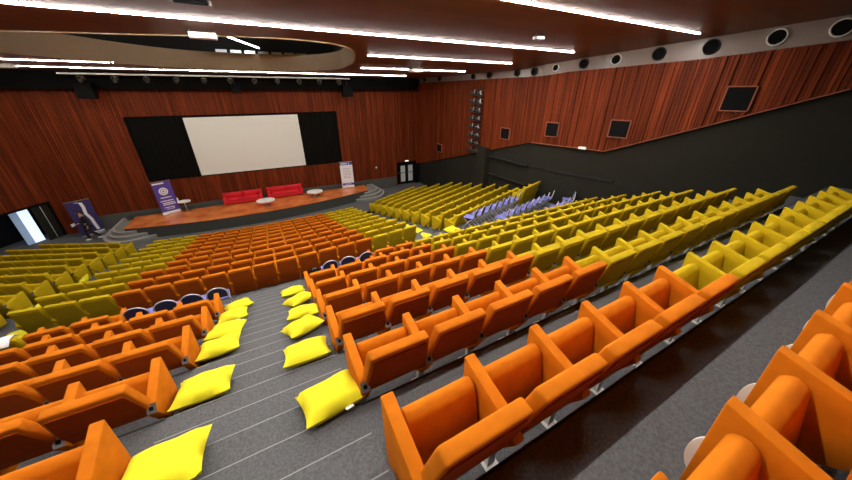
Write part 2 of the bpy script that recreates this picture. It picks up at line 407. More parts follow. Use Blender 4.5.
# ------------------------------------------------------------------ stage
def sfy(X): return 17.9 + .0247*(X+.6)**2 + .0217*(X+.6)
SZ = -5.95
XL, XR = -6.5, 6.0
nx = 40; sx = [XL + (XR-XL)*j/nx for j in range(nx+1)]
bm = B()
outline = [(x, sfy(x), SZ-.03) for x in sx] + [(XR+.2, 20.35, SZ-.03), (XL+.05, 20.35, SZ-.03)]
prism(bm, outline, (0, 0, .03))
tag(link('stage_floor', fin(bm, 'stage_floor', M['stage'])), kind='structure')
bm = B()
prism(bm, [(x, sfy(x)+.02, -6.6) for x in sx] + [(XR+.1, 20.35, -6.6), (XL+.05, 20.35, -6.6)], (0, 0, .618))
box(bm, XL-.3, XR+.3, 20.35, 21.0, -6.6, SZ-.005)
tag(link('stage_front_wall', fin(bm, 'stage_front_wall', M['stage_face'])), kind='structure')
for name, side in (('stage_steps_floor', -1), ('stage_steps_floor', 1)):
    bm = B()
    cx = XL + .15 if side < 0 else XR - .05
    cy = sfy(cx) + .95
    for j, (r, z) in enumerate(((.25, -6.09), (.50, -6.24), (.75, -6.39))):
        pts = []
        rr = r + .80; kx = .80 if side < 0 else .95
        if side < 0: pts.append((cx - rr*kx*.92, cy + .9 + .25*(2-j)))
        for q in range(17):
            a = R(-175 + 130*q/16) if side < 0 else R(-135 + 130*q/16)
            pts.append((cx + rr*(kx if cos(a) < 0 or side > 0 else 1.)*cos(a), cy + rr*sin(a)))
        if side > 0: pts.append((cx + rr*.9, cy + .5 + .2*(2-j)))
        m_ = len(pts); 
        if side < 0: pts += [(cx, cy), (cx, pts[0][1])]
        else: pts += [(cx, pts[-1][1]), (cx, cy)]
        prism(bm, [(x, y, -6.56) for x, y in pts], (0, 0, z + 6.56 - .0))
        for (xa, ya), (xb, yb) in zip(pts[:m_], pts[1:m_]):
            d = Vector((xa+xb-2*cx, ya+yb-2*cy, 0)).normalized()*.12
            hexa(bm, [(xa,ya,z-.02),(xb,yb,z-.02),(xb-d.x,yb-d.y,z-.02),(xa-d.x,ya-d.y,z-.02),(xa+d.x*.05,ya+d.y*.05,z+.004),(xb+d.x*.05,yb+d.y*.05,z+.004),(xb-d.x,yb-d.y,z+.004),(xa-d.x,ya-d.y,z+.004)], 1)
    tag(link(name, fin(bm, name, [M['step'], M['step_edge']])), kind='structure')
bm = B(); box(bm, -8.8, 8.9, 20.93, 20.995, -6.56, -5.80)
tag(link('baseboard_front', fin(bm, 'baseboard_front', M['skirting'])), kind='structure')

# ------------------------------------------------------------------ screen and its black surround
bm = B(); box(bm, -5.42, 4.92, 21.08, 21.12, -4.33, -1.10)
for (a, b, c, d) in ((-5.42, -5.38, -4.33, -1.1), (4.88, 4.92, -4.33, -1.1)): box(bm, a, b, 20.99, 21.12, c, d)
box(bm, -5.42, 4.92, 20.99, 21.12, -1.13, -1.10); box(bm, -5.42, 4.92, 20.99, 21.12, -4.33, -4.30)
tag(link('screen_surround_wall', fin(bm, 'screen_surround_wall', M['black'])), kind='structure')
for nm, a, b in (('stage_curtain', -5.36, -3.22), ('stage_curtain', 2.72, 4.86)):
    bm = B(); n = 44; f = []
    for j in range(n+1):
        x = a + (b-a)*j/n; y = 21.035 + .014*sin(j*pi/2*.9)
        f.append((bm.verts.new((x, y, -4.29)), bm.verts.new((x, y, -1.14)), bm.verts.new((x, y+.025, -4.29)), bm.verts.new((x, y+.025, -1.14))))
    for p, q in zip(f, f[1:]):
        bm.faces.new((p[0], q[0], q[1], p[1])); bm.faces.new((p[2], p[3], q[3], q[2])); bm.faces.new((p[1], q[1], q[3], p[3])); bm.faces.new((p[0], p[2], q[2], q[0]))
    for p in (f[0], f[-1]): bm.faces.new((p[0], p[1], p[3], p[2]))
    tag(link(nm, fin(bm, nm, M['curtain'])), 'black drape beside the projection screen, ' + ('doorway side' if a < 0 else 'dark wall side'), 'curtain', 'drapes flanking the screen')
s = thing('projection_screen', (-.25, 21.0, -4.30), 'large blank cream projection screen above the stage', 'screen')
bm = B(); box(bm, -2.88, 2.88, -.015, .015, -.02, 3.12); link('screen_frame', fin(bm, 'screen_frame', M['black']), s)
bm = B(); box(bm, -2.84, 2.84, -.03, -.012, .03, 3.08); link('screen_surface', fin(bm, 'screen_surface', M['screen']), s)

# ------------------------------------------------------------------ doors
d = tag(link('door_1', None, None, (9.82, 21.1, -6.55)), kind='structure')
bm = B()
box(bm, -.84, .84, .5, .56, 0, 1.85); box(bm, -.84, -.78, -.1, .56, 0, 1.85); box(bm, .78, .84, -.1, .56, 0, 1.85); box(bm, -.84, .84, -.1, .56, 1.77, 1.85)
link('door_frame', fin(bm, 'door_frame', M['black']), d)
for xa, xb in ((-.74, -.02), (.02, .74)):
    bm = B(); box(bm, xa, xb, .08, .12, .02, 1.74); lf = link('door_leaf', fin(bm, 'door_leaf', M['black']), d)
    bm = B(); box(bm, xa+(.32 if xa < 0 else .20), xb-(.03 if xa < 0 else .14), .065, .079, .22, 1.45); link('glazing', fin(bm, 'glazing', M['glow']), lf)
    bm = B(); box(bm, xa+.05, xb-.05, .05, .079, .88, .93); link('push_bar', fin(bm, 'push_bar', M['darksteel']), lf)
u = Vector((-.54, -.84, 0)).normalized(); nrm = Vector((-u.y, u.x, 0))
ang = math.atan2(u.y, u.x)
mid = Vector(LW(1.31)).to_3d()
d = tag(link('door_2', None, None, (mid.x, mid.y, -6.55), ang), kind='structure')     # local x runs along the wall, +y into the room
bm = B(); box(bm, -1.29, 1.29, -1.5, -1.42, 0, 1.79); box(bm, -1.29, -1.22, -1.5, -.02, 0, 1.79); box(bm, 1.22, 1.29, -1.5, .03, 0, 1.79); box(bm, -1.29, 1.29, -1.5, .03, 1.70, 1.79)
link('door_frame', fin(bm, 'door_frame', M['black']), d)
bm = B(); box(bm, -1.2, -.62, -.09, -.04, .01, 1.69); lf = link('door_leaf', fin(bm, 'door_leaf', M['charcoal']), d)
bm = B(); box(bm, -.93, -.915, -.04, -.02, .05, 1.65); link('edge_strip', fin(bm, 'edge_strip', M['steel']), lf)
bm = B(); box(bm, -.68, -.30, -.45, -.40, .01, 1.60); link('bright_pane', fin(bm, 'bright_pane', M['daylight']), d)
bm = B(); box(bm, -.29, -.03, -.45, -.40, .01, 1.60); link('pale_pane', fin(bm, 'pale_pane', M['daylight_dim']), d)

# ------------------------------------------------------------------ seats
def rr_outline(pts, rad, seg=4):     # rounds the corners of a 2-D polygon
    out = []; n = len(pts)
    for i, p in enumerate(pts):
        r = rad[i] if isinstance(rad, (list, tuple)) else rad
        p = Vector(p); a = (Vector(pts[i-1]) - p); b = (Vector(pts[(i+1) % n]) - p)
        if r <= 0: out.append(tuple(p)); continue
        r = min(r, a.length*.45, b.length*.45)
        s, e = p + a.normalized()*r, p + b.normalized()*r
        for k in range(seg+1):
            t = k/seg; out.append(tuple((1-t)**2*s + 2*t*(1-t)*p + t*t*e))
    return out
def seat_meshes(w, m, mb, tagname):
    iw = w - (.082 if w > .54 else .045); cw = w - .085
    R_ = {}
    # backrest: padded slab, wider at the bottom, leaning back
    bm = B()
    bz = .46 if w > .54 else .14
    o2 = rr_outline([(-w/2+.006, bz), (w/2-.006, bz), (w/2-.008, .60), (iw/2, .893), (-iw/2, .893), (-w/2+.008, .60)], [0, 0, .02, .022, .022, .02], 3)
    def lean(z): return -.335 - (z-.46)*(.28 if z > .46 else .10)
    a = [bm.verts.new((x, lean(z), z)) for x, z in o2]; b = [bm.verts.new((x, lean(z)-.085, z-.012)) for x, z in o2]
    n = len(a); bm.faces.new(a); bm.faces.new(b[::-1])
    for i in range(n): bm.faces.new((a[i], b[i], b[(i+1) % n], a[(i+1) % n]))
    bevel(bm, .017, 3, 40)
    R_['backrest'] = fin(bm, tagname+'_backrest', m, 40)
    # rear board set into the back of the backrest
    bm = B()
    o3 = rr_outline([(-w/2+.022, bz+.002), (w/2-.022, bz+.002), (w/2-.026, .60), (iw/2-.022, .838), (-iw/2+.022, .838), (-w/2+.026, .60)], [0, 0, .02, .012, .012, .02], 3)
    prism(bm, [(x, lean(z)-.078, z-.012) for x, z in o3], (0, -.016, 0)); bevel(bm, .003, 1, 40)
    R_['back_board'] = fin(bm, tagname+'_back_board', mb, 40)
    # tipped-up seat cushion
    bm = B()
    ow = cw - .02
    prof = rr_outline([(-.045, .595), (-.092, .636), (-.150, .605), (-.225, .27), (-.145, .24)], [.025, .035, .03, .02, .02], 4)
    prism(bm, [(-ow/2, y, z) for y, z in prof], (ow, 0, 0)); bevel(bm, .018, 2, 50)
    R_['seat_cushion'] = fin(bm, tagname+'_seat_cushion', m, 45)
    # end panel that carries the arm
    bm = B()
    tp = .70 if w > .54 else .67
    prof = [(0, tp), (-.015, .13), (-.15, .115), (-.37, .31), (-.475, .50), (-.425, .578)]
    prism(bm, [(-.038, y, z) for y, z in prof], (.076, 0, 0)); bevel(bm, .009, 2, 30)
    R_['arm_panel'] = fin(bm, tagname+'_arm_panel', m, 35)
    return R_
def common_meshes():
    R_ = {}
    bm = B(); box(bm, -.03, .03, -.31, -.27, .012, .33); box(bm, -.05, .05, -.36, -.18, 0, .014)
    R_['leg'] = fin(bm, 'leg', M['steel'])
    bm = B(); dv = Vector((0, -.05, -.078)).normalized(); nv = Vector((0, -.078, .05)).normalized()
    def plate(c, hw, hl, t, mi):
        q = [Vector((x_, 0, 0)) + c + dv*l_ for x_, l_ in ((-hw, -hl), (hw, -hl), (hw, hl), (-hw, hl))]
        hexa(bm, [tuple(p) for p in q] + [tuple(p + nv*t) for p in q], mi)
    c0 = Vector((0, -.450, .539))
    plate(c0, .033, .040, .005, 0); plate(c0 + nv*.004, .014, .016, .004, 1)
    R_['socket'] = fin(bm, 'socket', [M['socket'], M['black']])
    bm = B(); tube(bm, [(-.006, 0, 0), (.006, 0, 0)], .13, 28)
    for v in bm.verts: v.co.y = v.co.y*.60 - .052; v.co.z = v.co.z*1.05 + .34
    R_['tablet'] = fin(bm, 'tablet', M['offwhite'], 30)
    return R_
CM = common_meshes()
SM = {}
for cname, m, mb in (('orange', M['orange'], M['orange_shaded_board']), ('yellow', M['yellow'], M['yellow_shaded_board'])):
    for w in (.555, .535): SM[(cname, w)] = seat_meshes(w, m, mb, cname)

ORD = 'first second third fourth fifth sixth seventh eighth ninth tenth eleventh twelfth thirteenth fourteenth fifteenth sixteenth seventeenth eighteenth nineteenth twentieth'.split()
SEATS = []      # (x, y, z, rz, colour, width, extra_arm, label, group, flags)
def vis(x, y, z, rz, pad=16):
    m = Matrix.Translation((x, y, z)) @ Matrix.Rotation(rz, 4, 'Z')
    for p in ((0,-.45,.89), (-.25,0,.70), (.25,0,.70), (-.24,-.5,.88), (.24,-.5,.88), (0,-.1,.64), (0,-.45,.6)):
        q = m @ Vector(p); a = proj(*q)
        if -pad < a[0] < 852+pad and -pad < a[1] < 480+pad: return True
    return False
def add(x, y, z, rz, c, w, extra, label, group, **kw):
    if vis(x, y, z, rz): SEATS.append(dict(x=x, y=y, z=z, rz=rz, c=c, w=w, extra=extra, label=label, group=group, **kw))
# rear tiers, wall side
lastn = {0: 13, 1: 15, 2: 16, 3: 17, 4: 18, 5: 19, 6: 19, 7: 19}
for k in range(0, 8):
    for n in range(lastn[k]):
        if k == 7 and n < 3: continue
        c = 'orange' if n < (5 if k else 7) else 'yellow'
        add(.333 + W*(n+.5), armY(k) + (.008 if k == 0 else 0), flr(k), 0, c, W, n == lastn[k]-1,
            f'{c} tip-up seat {ORD[n]} from the stepped aisle, {ORD[k]} row from back, dark wall side', f'{c} seats of the rear tiers, dark wall side', row=k, side=1, n=n)
# rear tiers, doorway side
for k in range(1, 8):
    for n in range(14):
        if k == 7 and n < 3: continue
        c = 'orange' if n < 5 else 'yellow'
        add(-1.245 - W*(n+.5), armY(k), flr(k), 0, c, W, n == 0 or (k == 7 and n == 3),
            f'{c} tip-up seat {ORD[n]} from the stepped aisle, {ORD[k]} row from back, doorway side', f'{c} seats of the rear tiers, doorway side', row=k, side=-1, n=n)
# centre block, curved rows
for i in range(10):
    nseat = 16 if i < 7 else 17
    xl_ = -4.66 if i < 7 else -5.04
    for n in range(nseat):
        X = xl_ + .535*(n+.5)
        c = 'yellow' if n < 3 or n >= nseat-3 else 'orange'
        add(X, carm(i, X), flf(i), math.atan((X-XC)/RC), c, .535, n == nseat-1,
            f'{c} tip-up seat {ORD[n]} from the doorway end, {ORD[i]} row from the stage', f'{c} seats of the curved centre block', row=i, side=0, n=n)
# wings
wn = {1: [7, 8, 9, 10, 10, 10, 10, 10, 10, 9], -1: [6, 7, 9, 10, 10, 10, 10, 10, 10, 10]}
for side in (1, -1):
    for i in range(10):
        p, a = wing(side, i); u = Vector((side*cos(a), sin(a), 0))
        for n in range(wn[side][i]):
            q = p + u*.535*(n+.5)
            if side > 0 and q.x + .30 > (wallBX(q.y) if q.y > 9.63 else wallAX(q.y)): continue
            add(q.x, q.y, flf(i), side*a, 'yellow', .535, (n == 0) if side < 0 else (n == wn[side][i]-1 or (u*.535*(n+1.5)+p).x + .30 > wallBX(q.y)),
                f'yellow tip-up seat {ORD[n]} from the aisle, {ORD[i]} row from stage, ' + ('dark wall side' if side > 0 else 'doorway side') + ' block', 'yellow seats of the ' + ('dark wall' if side > 0 else 'doorway') + ' side block', row=i, side=2*side, n=n)
p = Vector((9.12, 8.94, 0)); a = R(19); u = Vector((cos(a), sin(a), 0))
for n in range(3):
    q = p + u*.50*(n+.5)
    add(q.x, q.y, flr(7), a, 'yellow', .535, n == 2, f'yellow tip-up seat {ORD[n]} in the short row behind the blue folding chairs', 'yellow seats of the short row by the dark wall', row=11, side=3, n=n)
for s in SEATS: s['d'] = math.sqrt(s['x']**2 + s['y']**2 + s['z']**2)
SEATS.sort(key=lambda s: s['d'])
def parts_of(s):
    sm = SM[(s['c'], s['w'])]; h = s['w']/2
    out = [('backrest', sm['backrest'], 0), ('back_board', sm['back_board'], 0), ('seat_cushion', sm['seat_cushion'], 0), ('arm_panel', SM[('orange', s['w'])]['arm_panel'] if s['side'] == 1 and s['n'] == 5 else sm['arm_panel'], -h)]
    if s['row'] < 8 and s['side'] in (1, -1): out += [('leg', CM['leg'], -h)] + ([('socket_plate', CM['socket'], -h)] if s['row'] > 1 else [])
    if s['extra']:
        out += [('arm_panel', sm['arm_panel'], h), ('socket_plate', CM['socket'], h)]
        if s['side'] in (1, -1): out.append(('leg', CM['leg'], h))
    if s['side'] == 1 and s['row'] == 0: out.append(('writing_tablet', CM['tablet'], -h))
    if s['side'] == -1 and s['row'] == 2 and s['n'] == 0: out.append(('writing_tablet', CM['tablet'], h))
    return out
for s in SEATS[:300]:
    t = thing('auditorium_seat', (s['x'], s['y'], s['z']), s['label'], 'seat', s['group'], s['rz'])
    for nm, me, dx in parts_of(s):
        o = link(nm, me, t, (dx, 0, 0))
        if nm == 'writing_tablet': o['label'] = 'white rounded writing tablet folded beside the arm'
far = B(); mats = []
for s in SEATS[300:]:
    mx = Matrix.Translation((s['x'], s['y'], s['z'])) @ Matrix.Rotation(s['rz'], 4, 'Z')
    for nm, me, dx in parts_of(s):
        n0 = len(far.verts); f0 = len(far.faces)
        far.from_mesh(me); far.verts.ensure_lookup_table(); far.faces.ensure_lookup_table()
        bmesh.ops.transform(far, matrix=mx @ Matrix.Translation((dx, 0, 0)), verts=far.verts[n0:])
        for fi in range(f0, len(far.faces)):
            f = far.faces[fi]; m = me.materials[min(f.material_index, len(me.materials)-1)]
            if m not in mats: mats.append(m)
            f.material_index = mats.index(m)
if SEATS[300:]:
    tag(link('distant_auditorium_seats', fin(far, 'distant_auditorium_seats', mats, 40)), 'yellow and orange tip-up seats of the far rows by the stage', 'seats', kind='stuff')

# ------------------------------------------------------------------ pillows
def pillow_mesh(seed, s=.48, t=.120):
    rng = random.Random(seed); bm = B(); n = 12
    ph = [rng.uniform(0, 6) for _ in range(4)]
    top, bot = {}, {}
    for i in range(n+1):
        for j in range(n+1):
            a, b = 2*i/n-1, 2*j/n-1
            h = (max(0, (1-a**4)*(1-b**4)))**.55
            pinch = 1 - .10*(1-abs(a)**2)*(abs(b)**3) ; pinch2 = 1 - .10*(1-abs(b)**2)*(abs(a)**3)
            x, y = a*s/2*pinch2, b*s/2*pinch
            wv = .010*sin(3*a+ph[0])*cos(3*b+ph[1])*h + .006*sin(7*a+ph[2])*sin(6*b+ph[3])*h
            lift = .018*(abs(a*b)**2)
            top[i, j] = bm.verts.new((x, y, t*.45 + t*.75*h + wv + lift))
            if 0 < i < n and 0 < j < n: bot[i, j] = bm.verts.new((x, y, t*.45*(1-h)))
            else: bot[i, j] = top[i, j]
    for i in range(n):
        for j in range(n):
            bm.faces.new((top[i,j], top[i+1,j], top[i+1,j+1], top[i,j+1]))
            q = []
            for v in (bot[i,j], bot[i,j+1], bot[i+1,j+1], bot[i+1,j]):
                if v not in q: q.append(v)
            if len(q) > 2:
                try: bm.faces.new(q)
                except ValueError: pass
    return fin(bm, 'pillow', M['pillow'], 60)
PM = [pillow_mesh(i) for i in range(4)]
bm = B(); box(bm, -.03, .03, -.25, -.20, .045, .05); TAGM = fin(bm, 'care_tag', M['tag'])
def pillow(x, y, z, rz, label, group, tilt=0., i=0, care=False, roll=0., sc=1.):
    t = thing('pillow', (x, y, z), label, 'pillow', group, rz); t.rotation_euler = (tilt, roll, rz)
    c = link('cover', PM[i % 4], t)
    if care: link('care_tag', TAGM, t, (.07, 0, 0))["label"] = 'white care tag'
    return t

rowname = {1: 'second', 2: 'third', 3: 'fourth', 4: 'fifth', 5: 'sixth', 6: 'seventh'}
SL = math.atan(.3917)
def nose(Y): return -2.17 - .3917*(Y - 1.56)
for i, (x, y, rz, c) in enumerate([(.10, 1.72, .12, 1), (0., 2.71, -.03, 0), (.04, 3.55, .30, 0), (.09, 4.20, -.10, 1), (.10, 5.10, .45, 0), (.02, 5.92, .05, 0)]):
    pillow(x, y, nose(y)+.004, rz, f'lemon yellow pillow on the stair edge by the {ORD[i+1]} row from back, dark wall side', 'pillows along the dark wall side of the stepped aisle', -SL, i, c, 0)
for i, (x, y, rz, c) in enumerate([(-.97, 1.74, .03, 1), (-.94, 2.74, .0, 0), (-.98, 3.80, .05, 0), (-1.0, 4.48, -.12, 0), (-1.0, 5.24, .10, 1), (-.98, 5.95, .3, 0)]):
    pillow(x, y, nose(y)+.004, rz, f'lemon yellow pillow on the stair edge by the {ORD[i+1]} row from back, doorway side', 'pillows along the doorway side of the stepped aisle', -SL*.8, i+2, c, 0)
def wl_level(side, x, y):
    for i in range(10):
        p, a = wing(side, i); n = Vector((-side*sin(a), cos(a), 0))
        if (Vector((x, y, 0)) - p).dot(n) > .33: return flf(i-1) if i > 0 else -6.55
    return flf(9)
for i, (x, y) in enumerate([(4.98, 14.0), (5.04, 12.7), (5.06, 11.7), (5.10, 10.95), (5.16, 10.0), (5.02, 9.05)]):
    z = cz = wl_level(1, x, y)
    pillow(x-.10, y, z+.004, .3*(i % 3), f'lemon yellow pillow in the aisle before the white banner, {ORD[i]} from the stage', 'pillows in the aisle on the white banner side', 0, i, False, 0, .9)
pillow(5.42, 7.94, flr(7)+.004, .2, 'lemon yellow pillow behind the last yellow row, beside the blue folding chairs', 'pillows in the aisle on the white banner side', 0, 1)
for i, (x, y) in enumerate([(-5.22, 11.4), (-5.22, 10.1), (-5.25, 9.35), (-5.38, 8.57)]):
    z = max(wl_level(-1, x, y), wl_level(-1, x, y-.2), wl_level(-1, x, y+.2))
    flat = i == 3
    pillow(x-(0 if flat else .13), y, z+(.004 if flat else .235), .1*i, f'lemon yellow pillow at the centre block end, doorway side, {ORD[i]} from the stage', 'pillows in the aisle on the doorway side', 0, i+1, False, 0 if flat else R(-66))

# ------------------------------------------------------------------ folding chairs
def chair_meshes():
    D = {}
    bm = B(); prism(bm, [(x, y, .42) for x, y in rr_outline([(-.17,-.17),(.17,-.17),(.18,.19),(-.18,.19)], .05)], (0, 0, .028)); bevel(bm, .006, 1, 40)
    D['seat'] = fin(bm, 'seat', M['bluechair'], 40)
    arch = [(-.185, .47)] + [(.185*cos(pi - pi*q/18), .60 + .17*sin(pi*q/18)) for q in range(19)] + [(.185, .47)]
    by = lambda z: -.185 - (z-.45)*.18
    bm = B()
    inner = [(x*.92, min(z, .765) if z > .5 else .50) for x, z in arch]
    a = [bm.verts.new((x, by(z), z)) for x, z in inner]; b = [bm.verts.new((x, by(z)-.014, z)) for x, z in inner]
    n = len(a); bm.faces.new(a); bm.faces.new(b[::-1])
    for i in range(n): bm.faces.new((a[i], b[i], b[(i+1)%n], a[(i+1)%n]))
    D['backrest'] = fin(bm, 'backrest', M['navy'], 40)
    bm = B(); pts = [(x, by(z)-.006, z) for x, z in arch]
    tube(bm, pts, .013, 8)
    D['back_rim'] = fin(bm, 'back_rim', M['rim'], 50)
    for s in (-1, 1):
        bm = B(); tube(bm, [(s*.185, by(.47)-.006, .47), (s*.185, .02, .24), (s*.185, .23, .0)], .011, 8)
        D['front_leg', s] = fin(bm, 'front_leg', M['rim'], 50)
        bm = B(); tube(bm, [(s*.165, .17, .42), (s*.165, -.02, .20), (s*.165, -.25, .0)], .011, 8)
        D['rear_leg', s] = fin(bm, 'rear_leg', M['rim'], 50)
    bm = B(); tube(bm, [(-.185, .17, .055), (.185, .17, .055)], .008, 6); tube(bm, [(-.165, -.19, .06), (.165, -.19, .06)], .008, 6)
    D['stretcher'] = fin(bm, 'stretcher', M['rim'], 50)
    return D
CH = chair_meshes()
def folding_chair(x, y, z, rz, label, group):
    t = thing('folding_chair', (x, y, z), label, 'chair', group, rz)
    for k in ('seat', 'backrest', 'back_rim', 'stretcher'): link(k, CH[k], t)
    for s in (-1, 1): link('leg', CH['front_leg', s], t); link('leg', CH['rear_leg', s], t)
for i, x in enumerate((-1.40, -1.82, -2.26, -2.70)):
    folding_chair(x, 6.82, flr(7), .04*(-1)**i, f'navy folding chair {ORD[i]} from the pillow aisle, behind the orange rows, doorway side', 'folding chairs on the cross aisle, doorway side')
for i, x in enumerate((.95, 1.41, 1.86)):
    folding_chair(x, 6.82, flr(7), .05*(-1)**i, f'navy folding chair {ORD[i]} from the pillow aisle, behind the orange rows, dark wall side', 'folding chairs on the cross aisle, dark wall side')
for i in range(8):
    folding_chair(6.16+.40*i, 7.93+.103*i, flr(7), R(33)+.02*(-1)**i, f'blue folding chair {ORD[i]} from the aisle in the row behind the yellow wing', 'blue folding chairs, row behind the yellow wing')
for i in range(9):
    folding_chair(7.12+.395*i, 7.36+.095*i, flr(7), R(33)+.02*(-1)**i, f'blue folding chair {ORD[i]} from the aisle in the middle folding row', 'blue folding chairs, middle row')
for i, (x, y) in enumerate(((9.25,7.12-.02),(9.66,7.16),(10.07,7.22),(10.45,7.28))):
    folding_chair(x, y-.02, flr(7), R(33), f'blue folding chair {ORD[i]} from the aisle in the short folding row beside the yellow tiers', 'blue folding chairs, short row')
folding_chair(10.86, 7.55, flr(7), R(38), 'blue folding chair standing alone against the charcoal wall', 'blue folding chairs, short row')

bm = B(); prism(bm, [(x, -.09, z) for x, z in rr_outline([(-.16,0),(.16,0),(.14,.40),(-.14,.40)], .08)], (0, .18, 0)); bevel(bm, .04, 3, 40)
t = thing('backpack', (.62, 6.98, flr(7)), 'black backpack standing beside the navy folding chairs at the aisle', 'bag')
link('body', fin(bm, 'body', M['black'], 40), t)
bm = B(); prism(bm, [(x, -.135, z) for x, z in rr_outline([(-.11,.03),(.11,.03),(.10,.20),(-.10,.20)], .04)], (0, .06, 0)); bevel(bm, .02, 2, 40)
link('front_pocket', fin(bm, 'front_pocket', M['darksteel'], 40), t)
bm = B(); tube(bm, [(-.04, .02, .39), (-.03, .02, .44), (.03, .02, .44), (.04, .02, .39)], .008, 6); link('carry_handle', fin(bm, 'carry_handle', M['steel'], 50), t)
# paper sheet over a seat back on the doorway side
bm = B(); n = 10; g = []
for i in range(n+1):
    yy = -.20 + .30*i/n
    zz = .915 - max(0, abs(yy+.05)-.06)*.9
    g.append([bm.verts.new((-.22+.44*j/4, yy, zz + .006*sin(j*2+i))) for j in range(5)] )
for a, b in zip(g, g[1:]):
    for j in range(4): bm.faces.new((a[j], a[j+1], b[j+1], b[j]))
me = fin(bm, 'paper_sheet', M['white'], 60)
o = link('paper_sheet', me, None, (-4.31, armY(7)-.43, flr(7))); so = o.modifiers.new('s', 'SOLIDIFY'); so.thickness = .006
tag(o, 'white paper sheet draped over a yellow seat back at the cross aisle', 'paper')

# ------------------------------------------------------------------ stage furniture
def sofa(x, y, label):
    t = thing('sofa', (x, y, SZ), label, 'sofa', 'red sofas on the stage', 0)     # faces the audience (-y)
    w = 1.03
    bm = B(); box(bm, -w, w, -.02, .70, .06, .26); bevel(bm, .03, 2); link('base', fin(bm, 'base', M['sofa'], 40), t)
    bm = B(); prism(bm, [(x_, .48, z) for x_, z in rr_outline([(-w, .20), (w, .20), (w, .60), (-w, .60)], [0, 0, .06, .06])], (0, .22, 0)); bevel(bm, .035, 3, 40); link('backrest', fin(bm, 'backrest', M['sofa'], 40), t)
    for s_ in (-1, 1):
        bm = B(); box(bm, s_*w - (.20 if s_ > 0 else 0), s_*w + (0 if s_ > 0 else .20), -.04, .62, .06, .46); bevel(bm, .05, 3); link('armrest', fin(bm, 'armrest', M['sofa'], 40), t)
    for a in (-.79, .005):
        bm = B(); box(bm, a, a+.785, -.05, .50, .25, .37); bevel(bm, .04, 3); link('seat_cushion', fin(bm, 'seat_cushion', M['sofa'], 40), t)
        bm = B(); box(bm, a+.02, a+.765, .36, .52, .36, .62); bevel(bm, .05, 3); link('back_cushion', fin(bm, 'back_cushion', M['sofa'], 40), t)
    for sx_ in (-.92, .92):
        for sy_ in (.06, .62):
            bm = B(); tube(bm, [(sx_, sy_, 0), (sx_, sy_, .07)], .02, 8); link('leg', fin(bm, 'leg', M['darksteel'], 40), t)
sofa(-1.33, 20.03, 'red two-seat sofa on the stage nearer the purple banner')
sofa(1.0, 20.07, 'red two-seat sofa on the stage nearer the white banner')
def oval_table(x, y, label, h=.36, a=.48, b=.40):
    t = thing('coffee_table', (x, y, SZ), label, 'table', 'white oval tables on the stage')
    bm = B(); prism(bm, [(a*cos(2*pi*k/32), b*sin(2*pi*k/32), h-.075) for k in range(32)], (0, 0, .075)); bevel(bm, .008, 2, 40)
    link('table_top', fin(bm, 'table_top', M['white'], 40), t)
    bm = B(); tube(bm, [(0,0,.015),(0,0,h-.03)], [.03,.03], 12); link('pedestal', fin(bm, 'pedestal', M['chrome'], 50), t)
    bm = B(); prism(bm, [(.19*cos(2*pi*k/24), .17*sin(2*pi*k/24), 0) for k in range(24)], (0, 0, .018)); link('foot_plate', fin(bm, 'foot_plate', M['chrome'], 50), t)
oval_table(-.20, 18.95, 'white oval coffee table in front of the gap between both red sofas')
oval_table(2.62, 19.35, 'white oval coffee table at the end of the red sofa by the white banner')
oval_table(-4.14, 20.1, 'white oval table standing behind the purple banner', .60, .30, .22)
bm = B(); tube(bm, [(0,0,0),(0,0,.16),(0,0,.19),(0,0,.23)], [.035,.035,.015,.015], 12)
tag(link('bottle', fin(bm, 'bottle', M['white'], 40), None, (-4.38, 20.1, SZ+.60)), 'slim white bottle on the white table behind the purple banner', 'bottle')
bm = B(); prism(bm, [(-.21,-.13,0),(.21,-.15,0),(.2,.13,0),(-.19,.15,0)], (0,0,.012)); bevel(bm, .004, 1)
def star(bm, cx, cz, r, y, mi):
    for k in range(16):
        a = 2*pi*k/16
        p = [(cx+cos(a-.12)*r*.42, cz+sin(a-.12)*r*.42), (cx+cos(a-.17)*r*.95, cz+sin(a-.17)*r*.95), (cx+cos(a+.17)*r*.95, cz+sin(a+.17)*r*.95), (cx+cos(a+.12)*r*.42, cz+sin(a+.12)*r*.42)]
        prism(bm, [(x, y, z) for x, z in p], (0, -.002, 0), mi)
bm.free()
def rollup(x, y, z, rz, h, w, label, base, prints, group=None):
    t = thing('roll_up_banner', (x, y, z), label, 'banner', group, rz)
    bm = B(); box(bm, -w/2-.02, w/2+.02, -.10, .10, 0, .075); bevel(bm, .015, 2); link('base_cassette', fin(bm, 'base_cassette', M['chrome'], 40), t)
    bm = B(); box(bm, -w/2, w/2, -.004, .0, .07, h); f = link('banner_sheet', fin(bm, 'banner_sheet', M[base]), t)
    bm = B(); prints(bm, w, h); link('printed_lettering', fin(bm, 'printed_lettering', [M['print_white'], M['purple'], M['navyprint']]), f)
    bm = B(); box(bm, -w/2-.01, w/2+.01, -.012, .012, h-.02, h+.01); link('top_rail', fin(bm, 'top_rail', M['chrome']), t)
    bm = B(); tube(bm, [(0, .03, .05), (0, .02, h)], .008, 6); link('pole', fin(bm, 'pole', M['chrome'], 50), t)
def lines(bm, x0, x1, z, hh, rng, y=-.007, mi=0):       # a line of small print as word-like strokes
    x = x0
    while x < x1:
        ww = min(rng.uniform(.03, .10), x1-x); box(bm, x, x+ww, y, -.0045, z, z+hh, mi); x += ww + .012
